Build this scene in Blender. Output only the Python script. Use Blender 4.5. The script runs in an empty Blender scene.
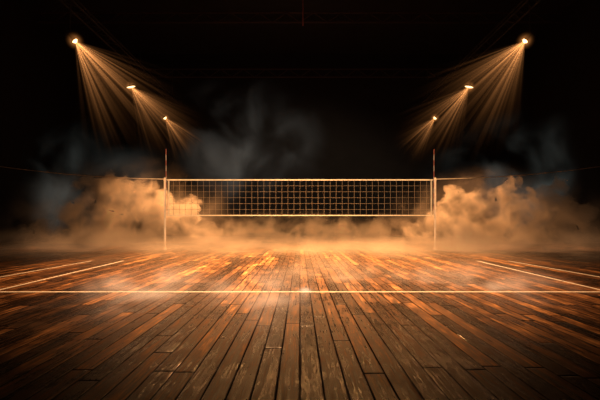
import bpy, bmesh, math, random
from mathutils import Vector, Matrix
random.seed(4)
S=bpy.context.scene
COL=S.collection
F=420.0; HOR=222.0; H=1.0
def P(px,py,Y): return Vector(((px-300)/F*Y, Y, H+(HOR-py)/F*Y))

# ---------- helpers ----------
def mk(name,bm,mat,parent=None,label=None,cat=None,group=None,kind=None,loc=(0,0,0),smooth=False):
    me=bpy.data.meshes.new(name); bm.normal_update(); bm.to_mesh(me); bm.free()
    if smooth:
        for p in me.polygons: p.use_smooth=True
    if mat: me.materials.append(mat)
    o=bpy.data.objects.new(name,me); COL.objects.link(o); o.location=loc
    if parent: o.parent=parent
    tag(o,label,cat,group,kind); return o
def tag(o,label=None,cat=None,group=None,kind=None):
    if label: o["label"]=label
    if cat: o["category"]=cat
    if group: o["group"]=group
    if kind: o["kind"]=kind
def empty(name,loc,**k):
    o=bpy.data.objects.new(name,None); o.empty_display_size=.2; COL.objects.link(o); o.location=loc; tag(o,**k); return o
def box(bm,c,s):
    r=bmesh.ops.create_cube(bm,size=1)
    bmesh.ops.scale(bm,vec=s,verts=r['verts']); bmesh.ops.translate(bm,vec=c,verts=r['verts']); return r['verts']
def cyl(bm,a,b,r1,r2=None,n=16,caps=True):
    a=Vector(a); b=Vector(b); r2=r1 if r2 is None else r2
    d=b-a; q=d.to_track_quat('Z','Y').to_matrix().to_4x4()
    M=Matrix.Translation((a+b)/2)@q
    return bmesh.ops.create_cone(bm,cap_ends=caps,segments=n,radius1=r1,radius2=r2,depth=d.length,matrix=M)['verts']
def pbr(name,col,rough=.5,metal=0,em=None,es=0,var=.15,scale=8):
    m=bpy.data.materials.new(name); m.use_nodes=True; nt=m.node_tree; b=nt.nodes['Principled BSDF']
    tc=nt.nodes.new('ShaderNodeTexCoord'); n=nt.nodes.new('ShaderNodeTexNoise'); n.inputs['Scale'].default_value=scale
    nt.links.new(tc.outputs['Object'],n.inputs['Vector'])
    cr=nt.nodes.new('ShaderNodeValToRGB')
    cr.color_ramp.elements[0].position=.3; cr.color_ramp.elements[1].position=.7
    cr.color_ramp.elements[0].color=[c*(1-var) for c in col]+[1]; cr.color_ramp.elements[1].color=[min(1,c*(1+var)) for c in col]+[1]
    nt.links.new(n.outputs['Fac'],cr.inputs[0]); nt.links.new(cr.outputs[0],b.inputs['Base Color'])
    b.inputs['Roughness'].default_value=rough; b.inputs['Metallic'].default_value=metal
    if em: b.inputs['Emission Color'].default_value=(*em,1); b.inputs['Emission Strength'].default_value=es
    return m
class G:
    def __init__(s,nt): s.nt=nt
    def n(s,t,**k):
        x=s.nt.nodes.new(t)
        for a,b in k.items(): setattr(x,a,b)
        return x
    def _in(s,sock,v):
        if isinstance(v,bpy.types.NodeSocket): s.nt.links.new(v,sock)
        else: sock.default_value=v
    def m(s,op,a,b=0.0,c=0.0,clamp=False):
        x=s.n('ShaderNodeMath',operation=op,use_clamp=clamp)
        s._in(x.inputs[0],a); s._in(x.inputs[1],b); s._in(x.inputs[2],c); return x.outputs[0]
    def mr(s,v,a,b,c,d,smooth=False):
        x=s.n('ShaderNodeMapRange'); 
        if smooth: x.interpolation_type='SMOOTHSTEP'
        s._in(x.inputs[0],v)
        for i,q in enumerate((a,b,c,d)): s._in(x.inputs[i+1],q)
        return x.outputs[0]
    def mix(s,f,a,b):
        x=s.n('ShaderNodeMix',data_type='RGBA'); s._in(x.inputs[0],f); s._in(x.inputs[6],a); s._in(x.inputs[7],b); return x.outputs[2]

# ---------- world ----------
w=bpy.data.worlds.new('World'); S.world=w; w.use_nodes=True
w.node_tree.nodes['Background'].inputs[0].default_value=(.02,.02,.025,1); w.node_tree.nodes['Background'].inputs[1].default_value=.05

# ---------- floor ----------
def floor_mat():
    m=bpy.data.materials.new('plank_floor'); m.use_nodes=True; nt=m.node_tree; g=G(nt); b=nt.nodes['Principled BSDF']
    tc=g.n('ShaderNodeTexCoord'); sp=g.n('ShaderNodeSeparateXYZ'); nt.links.new(tc.outputs['Object'],sp.inputs[0])
    X,Y=sp.outputs[0],sp.outputs[1]
    PL=2.3; PW=.14
    u=g.m('DIVIDE',X,PW); row=g.m('FLOOR',u); fu=g.m('FRACT',u)
    wn=g.n('ShaderNodeTexWhiteNoise',noise_dimensions='1D'); nt.links.new(row,wn.inputs['W'])
    v=g.m('ADD',g.m('DIVIDE',Y,PL),g.m('MULTIPLY',wn.outputs[0],7.3)); cell=g.m('FLOOR',v); fv=g.m('FRACT',v)
    cb=g.n('ShaderNodeCombineXYZ'); nt.links.new(row,cb.inputs[0]); nt.links.new(cell,cb.inputs[1])
    w2=g.n('ShaderNodeTexWhiteNoise',noise_dimensions='2D'); nt.links.new(cb.outputs[0],w2.inputs['Vector'])
    rnd=w2.outputs[0]
    mp=g.n('ShaderNodeCombineXYZ'); nt.links.new(g.m('MULTIPLY',X,24.),mp.inputs[0]); nt.links.new(g.m('MULTIPLY',Y,1.5),mp.inputs[1]); nt.links.new(g.m('MULTIPLY',rnd,40.),mp.inputs[2])
    gn=g.n('ShaderNodeTexNoise'); gn.inputs['Scale'].default_value=1.5; gn.inputs['Detail'].default_value=8; gn.inputs['Roughness'].default_value=.72; nt.links.new(mp.outputs[0],gn.inputs['Vector'])
    gr=g.mr(gn.outputs[0],.36,.64,0.,1.)
    mn=g.n('ShaderNodeTexNoise'); mn.inputs['Scale'].default_value=1.6; mn.inputs['Detail'].default_value=6; mn.inputs['Roughness'].default_value=.65; nt.links.new(tc.outputs['Object'],mn.inputs['Vector'])
    mo=g.mr(mn.outputs[0],.35,.66,0.,1.)
    t=g.m('ADD',g.m('MULTIPLY',rnd,.36),g.m('MULTIPLY',gr,.50)); t=g.m('ADD',t,g.m('MULTIPLY',mo,.16)); t=g.m('SUBTRACT',t,.03)
    t=g.m('ADD',t,g.m('MULTIPLY',g.m('SUBTRACT',wn.outputs[0],.5),.12))
    cr=g.n('ShaderNodeValToRGB'); e=cr.color_ramp.elements
    e[0].position=.2; e[0].color=(.003,.0014,.0008,1); e[1].position=.95; e[1].color=(.70,.34,.12,1)
    x=e.new(.45); x.color=(.040,.016,.006,1); x=e.new(.66); x.color=(.17,.070,.023,1)
    nt.links.new(t,cr.inputs[0])
    du=g.m('MULTIPLY',g.m('MINIMUM',fu,g.m('SUBTRACT',1.,fu)),PW); dv=g.m('MULTIPLY',g.m('MINIMUM',fv,g.m('SUBTRACT',1.,fv)),PL)
    wob=g.m('MULTIPLY',gn.outputs[0],.010)
    gap=g.m('MULTIPLY',g.mr(g.m('SUBTRACT',du,wob),-.001,.005,0.,1.),g.mr(g.m('SUBTRACT',dv,wob),.002,.014,0.,1.))
    nt.links.new(g.mix(gap,(.002,.001,.0008,1),cr.outputs[0]),b.inputs['Base Color'])
    ro=g.m('ADD',g.m('MULTIPLY',gr,.24),g.m('MULTIPLY',rnd,.12)); ro=g.m('ADD',ro,g.m('MULTIPLY',mo,.20)); ro=g.m('ADD',ro,.05)
    nt.links.new(ro,b.inputs['Roughness'])
    nt.links.new(g.m('MULTIPLY',gap,g.mr(gr,0.,1.,.75,.25)),b.inputs['Specular IOR Level'])
    bp=g.n('ShaderNodeBump'); bp.inputs['Strength'].default_value=.6; bp.inputs['Distance'].default_value=.010
    h=g.m('ADD',g.m('MULTIPLY',gap,.8),g.m('ADD',g.m('MULTIPLY',gn.outputs[0],1.2),g.m('MULTIPLY',mn.outputs[0],1.5)))
    nt.links.new(h,bp.inputs['Height']); nt.links.new(bp.outputs[0],b.inputs['Normal'])
    return m
W=15; Y0=-3; Y1=30; CZ=13
bm=bmesh.new(); box(bm,(0,(Y0+Y1)/2,-.1),(2*W,Y1-Y0,.2))
mk('floor',bm,floor_mat(),kind='structure',label='worn dark brown wooden plank floor')
wm=pbr('dark_wall',(.005,.005,.006),.9,var=.3,scale=1.2)
for nm,c,s in (('wall_back',(0,Y1+.1,CZ/2),(2*W+.4,.2,CZ)),('wall_left',(-W-.1,(Y0+Y1)/2,CZ/2),(.2,Y1-Y0,CZ)),('wall_right',(W+.1,(Y0+Y1)/2,CZ/2),(.2,Y1-Y0,CZ)),('wall_front',(0,Y0-.1,CZ/2),(2*W+.4,.2,CZ)),('ceiling',(0,(Y0+Y1)/2,CZ+.1),(2*W+.4,Y1-Y0+.4,.2))):
    bm=bmesh.new(); box(bm,c,s); mk(nm,bm,wm,kind='structure',label='unlit black sports hall '+nm.split('_')[0])
gird=pbr('girder_paint',(.04,.022,.018),.8,.0)
for y,z in ((29,11.0),(24,12.4)):
    bm=bmesh.new()
    for dz in (0,.55): box(bm,(0,y,z+dz),(2*W-.1,.09,.07))
    nseg=38
    for i in range(nseg):
        xa=-W+.1+(2*W-.2)*i/nseg; xb=-W+.1+(2*W-.2)*(i+1)/nseg
        cyl(bm,(xa,y,z+(0 if i%2 else .55)),(xb,y,z+(.55 if i%2 else 0)),.025,n=6)
    mk('roof_girder',bm,gird,label='dark steel roof girder spanning the unlit hall',cat='girder',group='roof girders')
cabm=pbr('cable_red',(.25,.06,.04),.6)
bm=bmesh.new(); cyl(bm,(.14,20,10.45),(.14,20,CZ-.005),.02,n=8); cyl(bm,(.14,20,10.35),(.14,20,10.47),.035,.03,n=10)
mk('hanging_cable',bm,cabm,label='thin dark red cable hanging from the ceiling',cat='cable')

# ---------- court lines ----------
paint=pbr('line_paint',(.62,.59,.54),.5,var=.18,scale=14)
def line(a,b,wd,label):
    a=Vector((a[0],a[1],0)); b=Vector((b[0],b[1],0)); d=(b-a).normalized(); n=Vector((-d.y,d.x,0))*wd/2
    bm=bmesh.new(); lo=[bm.verts.new(p) for p in (a-n,b-n,b+n,a+n)]; hi=[bm.verts.new(v.co+Vector((0,0,.003))) for v in lo]
    bm.faces.new(hi)
    for i in range(4): bm.faces.new((lo[i],lo[(i+1)%4],hi[(i+1)%4],hi[i]))
    bm.faces.new(lo[::-1]); bmesh.ops.recalc_face_normals(bm,faces=bm.faces[:])
    return mk('court_line',bm,paint,label=label,cat='court line',group='painted court lines')
line((-9,6.0),(9,6.0),.065,'white painted end line crossing the wooden court')
for s in (-1,1):
    line((s*4.42,6.08),(s*4.55,10.8),.035,'white painted sideline running beside the net')
    line((s*5.5,6.08),(s*5.35,10.8),.035,'white painted outer boundary line beside the sideline')

# ---------- net ----------
NY=15.27; zt=2.53; zb=1.24; xl=-4.82; xr=4.82
cord=pbr('net_cord',(.25,.19,.125),.8); tape=pbr('net_tape',(.78,.64,.44),.6); steel=pbr('post_metal',(.78,.60,.43),.45,.0); red=pbr('antenna_red',(.35,.08,.05),.5); darkm=pbr('dark_metal',(.009,.009,.009),.8,.0); antw=pbr('antenna_pale',(.5,.42,.34),.5)
cord.node_tree.nodes['Principled BSDF'].inputs['Specular IOR Level'].default_value=0
net=empty('volleyball_net',(0,NY,zb),label='tan volleyball net with pale tapes stretched between posts',cat='volleyball net')
bm=bmesh.new(); nc=44; nr=6
for i in range(nc+1):
    x=xl+(xr-xl)*i/nc; box(bm,(x,0,(zt-zb)/2),(.009,.006,zt-zb))
for j in range(nr+1):
    z=(zt-zb)*j/nr; box(bm,(0,0,z),(xr-xl,.006,.009))
mk('net_mesh',bm,cord,net)
bm=bmesh.new(); box(bm,(0,0,zt-zb),(xr-xl,.02,.045)); mk('top_tape',bm,tape,net)
bm=bmesh.new(); box(bm,(0,0,0),(xr-xl,.02,.036)); mk('bottom_tape',bm,tape,net)
for x in (xl+.05,xr-.05):
    bm=bmesh.new(); box(bm,(x,0,(zt-zb)/2),(.036,.024,zt-zb)); mk('side_band',bm,tape,net)
for s in (-1,1):
    px=s*4.91
    post=empty('net_post',(px,NY,0),label='slim pale metal net post standing on the wooden floor',cat='net post',group='net posts')
    bm=bmesh.new(); cyl(bm,(0,0,.01),(0,0,2.58),.038); cyl(bm,(0,0,2.57),(0,0,2.61),.042,.03); mk('pole',bm,steel,post)
    bm=bmesh.new(); cyl(bm,(0,0,0),(0,0,.02),.08,.07,24); cyl(bm,(0,0,.02),(0,0,.1),.05,.046); mk('base_plate',bm,steel,post)
    for z in (1.24,2.53): 
        bm=bmesh.new(); cyl(bm,(0,-.045,z),(-s*.09,-.01,z),.01,n=8); cyl(bm,(0,0,z-.03),(0,0,z+.03),.046,n=16)
        mk('net_hook',bm,steel,post)
    ant=empty('net_antenna',(s*4.85,NY-.06,1.24),label='thin red and white striped antenna on the net',cat='net antenna',group='net antennas')
    for k in range(12):
        bm=bmesh.new(); cyl(bm,(0,0,k*.2),(0,0,k*.2+.2),.009,n=8); mk('stripe',bm,red if k%2 else antw,ant)
    a=Vector((px+s*.05,NY,2.56)); b=Vector((s*(W-.02),NY+.4,3.75)); bm=bmesh.new(); prev=a
    for k in range(1,17):
        t=k/16; q=a.lerp(b,t)+Vector((0,0,-.25*4*t*(1-t))); cyl(bm,prev,q,.011,n=6,caps=False); prev=q
    mk('guy_rope',bm,tape,label='thin taut rope tied from net post to wall',cat='rope',group='net guy ropes')

# ---------- smoke ----------
def vol_mat(name,col,dens,emc,ems,scale=None,lo=.35,hi=.7,sr=.6,aniso=.25,stretch=(1,1,1),dist=0.,fall=None,detail=3.,f0=.25):
    m=bpy.data.materials.new(name); m.use_nodes=True; nt=m.node_tree; nt.nodes.clear(); g=G(nt)
    out=g.n('ShaderNodeOutputMaterial'); pv=g.n('ShaderNodeVolumePrincipled')
    pv.inputs['Color'].default_value=(*col,1); pv.inputs['Anisotropy'].default_value=aniso
    pv.inputs['Emission Color'].default_value=(*emc,1)
    tc=g.n('ShaderNodeTexCoord'); mp=g.n('ShaderNodeMapping'); mp.inputs['Scale'].default_value=stretch; nt.links.new(tc.outputs['Object'],mp.inputs[0])
    nz=g.n('ShaderNodeTexNoise'); nz.inputs['Scale'].default_value=scale; nz.inputs['Detail'].default_value=detail; nz.inputs['Distortion'].default_value=dist
    nt.links.new(mp.outputs[0],nz.inputs['Vector']); d=g.mr(nz.outputs[0],lo,hi,0.,1.,True)
    if fall:
        sc=g.n('ShaderNodeVectorMath',operation='DIVIDE'); nt.links.new(tc.outputs['Object'],sc.inputs[0]); sc.inputs[1].default_value=fall
        ln=g.n('ShaderNodeVectorMath',operation='LENGTH'); nt.links.new(sc.outputs[0],ln.inputs[0])
        d=g.m('MULTIPLY',d,g.mr(ln.outputs['Value'],f0,1.,1.,0.,True))
    nt.links.new(g.m('MULTIPLY',d,dens),pv.inputs['Density']); nt.links.new(g.m('MULTIPLY',d,ems),pv.inputs['Emission Strength'])  # emission puts glow into the smoke itself, standing in for scattered lamplight
    m.cycles.volume_step_rate=sr
    nt.links.new(pv.outputs[0],out.inputs['Volume'])
    return m
def billow(name,blobs,mat,label,seed=0,voxel=.07,disp=.16):
    rnd=random.Random(seed); bm=bmesh.new()
    def ball(c,r,sub):
        q=bmesh.ops.create_icosphere(bm,subdivisions=sub,radius=r); bmesh.ops.translate(bm,vec=c,verts=q['verts'])
    def rdir():
        while True:
            v=Vector((rnd.uniform(-1,1),rnd.uniform(-1,1),rnd.uniform(-.5,1)))
            if .1<v.length<1: return v.normalized()
    for (x,y,z,r) in blobs:
        c=Vector((x,y,z)); ball(c,r,3)
        for i in range(9):
            r2=r*rnd.uniform(.3,.5); c2=c+rdir()*r*rnd.uniform(.8,1.05); ball(c2,r2,2)
            for j in range(5):
                r3=r2*rnd.uniform(.3,.55); ball(c2+rdir()*r2*rnd.uniform(.85,1.1),r3,1)
    me=bpy.data.meshes.new('tmp'); bm.to_mesh(me); bm.free(); o=bpy.data.objects.new('tmp',me); COL.objects.link(o)
    r=o.modifiers.new('r','REMESH'); r.mode='VOXEL'; r.voxel_size=voxel
    for sz,st in ((.7,disp*2),(.25,disp)):
        tx=bpy.data.textures.new('c','CLOUDS'); tx.noise_scale=sz; tx.noise_depth=3
        d=o.modifiers.new('d','DISPLACE'); d.texture=tx; d.strength=st; d.mid_level=.5; d.texture_coords='GLOBAL'
    dg=bpy.context.evaluated_depsgraph_get(); ev=o.evaluated_get(dg); me2=bpy.data.meshes.new_from_object(ev)
    bpy.data.objects.remove(o)
    for v in me2.vertices:
        if v.co.z<.02: v.co.z=.02
        if v.co.y>Y1-.3: v.co.y=Y1-.3
        if abs(v.co.x)>W-.1: v.co.x=math.copysign(W-.1,v.co.x)
    me2.materials.clear(); me2.materials.append(mat); me2.name=name
    o=bpy.data.objects.new(name,me2); COL.objects.link(o); tag(o,label,'smoke',None,'stuff'); return o
tan=(.92,.70,.47); EM=(1,.47,.20)
SY=18.8
def B(px,py,rp,dy=0):
    Y=SY+dy; p=P(px,py,Y); return (p.x,p.y,p.z,rp*Y/F)
thick=vol_mat('thick_smoke',tan,1.9,EM,.05,scale=.9,lo=.44,hi=.65,sr=.35,detail=6.,dist=1.0)
billow('smoke_cloud',[B(62,234,22),B(84,216,24),B(104,204,25,.5),B(128,202,25),B(152,210,23,.6),B(180,223,21,.5),B(208,235,16),B(115,235,28,-.3),B(155,240,20),B(40,242,17)],thick,'billowing orange-lit smoke rising from the floor beside the net',1,disp=.3)
billow('smoke_cloud',[B(452,221,25),B(478,211,23,.4),B(503,206,23),B(543,209,25,.5),B(520,230,24),B(480,240,22),B(563,222,24),B(420,237,16,.4),B(586,234,16)],thick,'billowing orange-lit smoke rising from the floor by the post',7,disp=.3)
def puff(name,c,R,mat,label):
    bm=bmesh.new(); bmesh.ops.create_icosphere(bm,subdivisions=4,radius=1)
    for v in bm.verts:
        v.co=Vector((v.co.x*R[0],v.co.y*R[1],v.co.z*R[2]))
        if c[2]+v.co.z<.015: v.co.z=.015-c[2]
        if c[1]+v.co.y>Y1-.1: v.co.y=Y1-.1-c[1]
        if abs(c[0]+v.co.x)>W-.1: v.co.x=math.copysign(W-.1,v.co.x)-c[0]
    return mk(name,bm,mat,label=label,cat='smoke',kind='stuff',loc=c)
for c,R in (((-8.2,19.0,.9),(6.0,3.0,3.3)),((9.2,19.0,.7),(6.0,3.0,3.1))):
    puff('smoke_veil',c,R,vol_mat('smoke_veil',tan,.32,EM,.022,scale=.75,lo=.43,hi=.68,fall=R,dist=.9,sr=.5,f0=.2,detail=5.),'soft translucent orange smoke wrapped around the cloud')
R=(9.5,3.6,1.7); puff('mist',(.3,20.4,0),R,vol_mat('glow_mist',tan,1.6,EM,.12,scale=.95,lo=.46,hi=.66,fall=R,dist=1.0,f0=.1,sr=.45,detail=5.),'low glowing orange mist spreading behind the net')
R=(12,8.5,.6); puff('floor_mist_glow',(0,15.0,0),R,vol_mat('floor_mist_glow',tan,.45,EM,.13,scale=.5,lo=.38,hi=.72,stretch=(1,.7,1.5),fall=R,sr=.5,f0=.0),'thin warm mist drifting low over the wooden court')
for x,y,rx,rz in ((-7.6,14.8,4.0,1.1),(7.8,14.6,4.0,1.0),(-2.5,14.4,3.6,.55),(3.2,14.6,3.6,.5)):
    R=(rx,3.6,rz); puff('floor_mist_glow',(x,y,0),R,vol_mat('rolling_mist',tan,1.0,EM,.14,scale=.8,lo=.40,hi=.70,fall=R,sr=.5,f0=.0,dist=.7),'soft orange mist rolling forward across the court')
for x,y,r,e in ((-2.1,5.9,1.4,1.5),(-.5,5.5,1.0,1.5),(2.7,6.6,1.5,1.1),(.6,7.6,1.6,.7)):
    R=(r,2.2,.42); puff('floor_mist_glow',(x,y,0),R,vol_mat('floor_wisp',tan,1.0,(1,.58,.34),e,scale=1.3,lo=.42,hi=.76,fall=R,sr=.6,f0=.0,dist=.5),'small pale wisp of mist hovering over floorboards')
R=(.14,.26,.09); puff('floor_mist_glow',(.07,6.0,0),R,vol_mat('floor_glint',tan,2.,(1,.75,.5),6.,scale=1.6,lo=.2,hi=.6,fall=R,sr=.6,f0=.0),'tiny glowing puff imitating floor glare on the end line')  # glare on the boards, put in as a small self-glowing puff
R=(1.3,.8,1.2); puff('smoke_veil',(5.4,14.2,.1),R,vol_mat('post_veil',tan,2.6,EM,.50,scale=.9,lo=.30,hi=.60,fall=R,sr=.5,f0=.1,dist=.6),'soft orange smoke hiding the foot of a net post')
gr=(.6,.62,.6)
def gm(n,R,e,c=(.60,.66,.60),f0=.0): return vol_mat(n,gr,.02,c,e,scale=.36,lo=.44,hi=.76,dist=.4,fall=R,sr=.5,detail=6.,f0=f0)
R=(5.6,2,4.4); puff('smoke_wisp',(-3.4,25,5.6),R,gm('warm_grey_wisp',R,.085,(.68,.64,.56)),'thin grey smoke wisp drifting in the dark air')
R=(7.5,2,4.4); puff('smoke_wisp',(13.8,24,3.4),R,gm('grey_wisp',R,.095),'faint grey-green smoke drifting behind the orange cloud')
R=(7.0,2,4.0); puff('smoke_wisp',(-13.4,24,3.2),R,gm('grey_wisp',R,.075),'faint grey smoke drifting behind the orange cloud')

# ---------- lamps ----------
def beam_mat(L,strength,col,seed,TA):
    m=bpy.data.materials.new('beam_haze'); m.use_nodes=True; nt=m.node_tree; nt.nodes.clear(); g=G(nt)
    out=g.n('ShaderNodeOutputMaterial'); em=g.n('ShaderNodeEmission'); tc=g.n('ShaderNodeTexCoord'); sp=g.n('ShaderNodeSeparateXYZ'); nt.links.new(tc.outputs['Object'],sp.inputs[0])
    z=g.m('MAXIMUM',g.m('MULTIPLY',sp.outputs[2],-1.),.05)
    ux=g.m('DIVIDE',sp.outputs[0],z); uy=g.m('DIVIDE',sp.outputs[1],z)
    cb=g.n('ShaderNodeCombineXYZ'); nt.links.new(ux,cb.inputs[0]); nt.links.new(uy,cb.inputs[1]); cb.inputs[2].default_value=seed
    nz=g.n('ShaderNodeTexNoise'); nz.inputs['Scale'].default_value=16.; nz.inputs['Detail'].default_value=1.5; nt.links.new(cb.outputs[0],nz.inputs['Vector'])
    nb=g.n('ShaderNodeTexNoise'); nb.inputs['Scale'].default_value=3.5; nb.inputs['Detail'].default_value=0.; nt.links.new(cb.outputs[0],nb.inputs['Vector'])
    st=g.m('POWER',g.mr(nz.outputs[0],.53,.76,0.01,1.),1.5)
    st=g.m('MULTIPLY',st,g.mr(nb.outputs[0],.3,.65,.2,1.5))
    rr=g.m('SQRT',g.m('ADD',g.m('MULTIPLY',ux,ux),g.m('MULTIPLY',uy,uy)))
    ed=g.mr(rr,TA*.1,TA,1.,0.,True)
    fo=g.m('DIVIDE',1.,g.m('ADD',g.m('POWER',z,2.3),.03)); tail=g.mr(z,0.,L,1.,0.,True)
    s=g.m('MULTIPLY',g.m('MULTIPLY',st,ed),g.m('MULTIPLY',fo,tail)); nt.links.new(g.m('MULTIPLY',s,strength),em.inputs[1]); em.inputs[0].default_value=(*col,1)
    nt.links.new(em.outputs[0],out.inputs['Volume']); m.cycles.volume_step_rate=.25
    return m
def halo_mat():
    m=bpy.data.materials.new('lamp_halo'); m.use_nodes=True; nt=m.node_tree; nt.nodes.clear(); g=G(nt)
    out=g.n('ShaderNodeOutputMaterial'); em=g.n('ShaderNodeEmission'); tc=g.n('ShaderNodeTexCoord'); ln=g.n('ShaderNodeVectorMath',operation='LENGTH'); nt.links.new(tc.outputs['Object'],ln.inputs[0])
    f=g.m('POWER',g.mr(ln.outputs['Value'],.0,.4,1.,0.),5.)
    nt.links.new(g.m('MULTIPLY',f,7.),em.inputs[1]); em.inputs[0].default_value=(1,.36,.09,1); nt.links.new(em.outputs[0],out.inputs['Volume']); m.cycles.volume_step_rate=.35; return m
HALO=halo_mat()
lens=pbr('lamp_lens',(1,.7,.4),.3,em=(1,.62,.27),es=3.5)
n_=0
def lamp(px,py,Y,s,L,power,sc,ex):
    global n_; n_+=1
    p=P(px,py,Y); TA=.66
    d=Vector((s*.85,-.1,-1)).normalized()
    root=empty('stage_light',p,label='bright orange spotlight hanging from a ceiling bar' if ex==1 else 'long flat orange floodlight hanging from a ceiling bar',cat='spotlight',group='hall spotlights')
    root.rotation_mode='QUATERNION'; q=(-d).to_track_quat('Z','Y'); root.rotation_quaternion=q
    R_=Matrix.Rotation(s*math.radians(32),4,'Y'); iq=q.to_matrix().to_4x4()
    T_=iq.inverted()@R_@iq if ex!=1 else Matrix.Identity(4)
    def fx(bm):
        for v in bm.verts:
            c=Vector((v.co.x*sc*.8,v.co.y*sc*ex,v.co.z*sc*(.45 if ex!=1 else 1))); v.co=T_@c
        return bm
    bm=bmesh.new(); cyl(bm,(0,0,.0),(0,0,.2),.11,.09,24,False); cyl(bm,(0,0,.2),(0,0,.3),.09,.04,24); cyl(bm,(0,0,-.01),(0,0,.03),.125,.125,24,False)
    mk('housing',fx(bm),darkm,root)
    bm=bmesh.new(); cyl(bm,(0,0,.0),(0,0,.02),.105,.105,24); bmesh.ops.create_uvsphere(bm,u_segments=16,v_segments=8,radius=.085); mk('lamp_lens',fx(bm),lens,root)
    bm=bmesh.new()
    for x in (-.14,.14): box(bm,(x,0,.2),(.015,.04,.27))
    box(bm,(0,0,.33),(.295,.04,.015)); mk('bracket',fx(bm),darkm,root)
    bm=bmesh.new(); a=TA*L; bmesh.ops.create_cone(bm,cap_ends=True,segments=32,radius1=a,radius2=.04,depth=L,matrix=Matrix.Translation((0,0,-L/2-.05)))
    mk('light_beam',bm,beam_mat(L,power,(1,.38,.11),n_*3.7,TA),root,label='hazy orange beam of light')
    bm=bmesh.new(); bmesh.ops.create_icosphere(bm,subdivisions=3,radius=.4); mk('lamp_halo',bm,HALO,root,label='soft orange glow in hazy air')
    return p,d
LP=[]
for s in (-1,1):
    for (dx,py,Y,L,pw,sc,ex) in ((225,41,13.9,4.2,9,.85,1),(169,87,18.7,3.9,6.5,.9,2.0),(135,118,24.2,3.0,3.2,.9,1)):
        p,d=lamp(300+s*dx,py,Y,-s,L,pw,sc,ex); LP.append((p,d,s,(.345 if ex==1 else .14)*sc))
for s in (-1,1):
    bm=bmesh.new(); x0=s*7.6; z0=8.2
    for dx,dz in ((-.2,0),(.2,0),(0,.35)): cyl(bm,(x0+dx,4,z0+dz),(x0+dx,25.5,z0+dz),.03,n=8)
    for k_ in range(28):
        y=4+k_*.75
        cyl(bm,(x0-.2,y,z0),(x0,y+.37,z0+.35),.014,n=6); cyl(bm,(x0+.2,y,z0),(x0,y+.37,z0+.35),.014,n=6); cyl(bm,(x0-.2,y,z0),(x0+.2,y+.37,z0),.014,n=6)
    for y in (6,13,20,25): cyl(bm,(x0,y,z0+.35),(x0,y,CZ-.01),.02,n=6)
    mk('lighting_truss',bm,darkm,label='black metal lighting truss hung below the ceiling',cat='truss',group='lighting trusses')
for p,d,s,o_ in LP:
    bm=bmesh.new(); e=p-d*o_; cyl(bm,e,(s*7.6,p.y,8.16),.02,n=8); mk('hanging_rod',bm,darkm,label='thin black rod holding a spotlight',cat='rod',group='spotlight rods')

# ---------- lights ----------
def spot(loc,tgt,E,col,ang,blend=.6,r=.0,name='spot'):
    l=bpy.data.lights.new(name,'SPOT'); l.energy=E; l.color=col; l.spot_size=math.radians(ang); l.spot_blend=blend; l.shadow_soft_size=r
    o=bpy.data.objects.new(name,l); COL.objects.link(o); o.location=loc; o.rotation_mode='QUATERNION'; o.rotation_quaternion=(Vector(tgt)-Vector(loc)).to_track_quat('-Z','Y'); return o
OR=(1,.50,.20)
for p,d,s,o_ in LP:
    spot(p+d*.15,p+d*5,2600,OR,75,.8,0,'stage_spot')
spot((0,11,11),(0,10.4,0),44000,(1,.50,.20),70,1,0,'court_wash')  # this and the spots below are added, unseen lights without fixtures
for x in (-3.5,0,3.5): spot((x,27,10),(x*.4,8.0,0),560,(1,.44,.14),36,1,0,'back_wash')
spot((-3,21.0,9.5),(-6.2,18.8,0),20000,(1,.50,.22),50,1,0,'smoke_wash')
spot((4,21.0,9.5),(7.4,18.8,0),20000,(1,.50,.22),50,1,0,'smoke_wash')
spot((0,-1,7),(0,NY,2.2),9000,(1,.72,.45),46,.6,0,'net_front')
spot((0,18,8),(0,29,11.5),110,(1,.6,.5),110,1,0,'roof_fill')

cam=bpy.data.cameras.new('camera'); co=bpy.data.objects.new('camera',cam); COL.objects.link(co); co.location=(0,0,H); co.rotation_euler=(math.radians(90),0,0)
cam.sensor_width=36; cam.lens=F/600*36; cam.shift_y=(HOR-200)/600; cam.clip_end=200; S.camera=co
S.view_settings.view_transform='Standard'
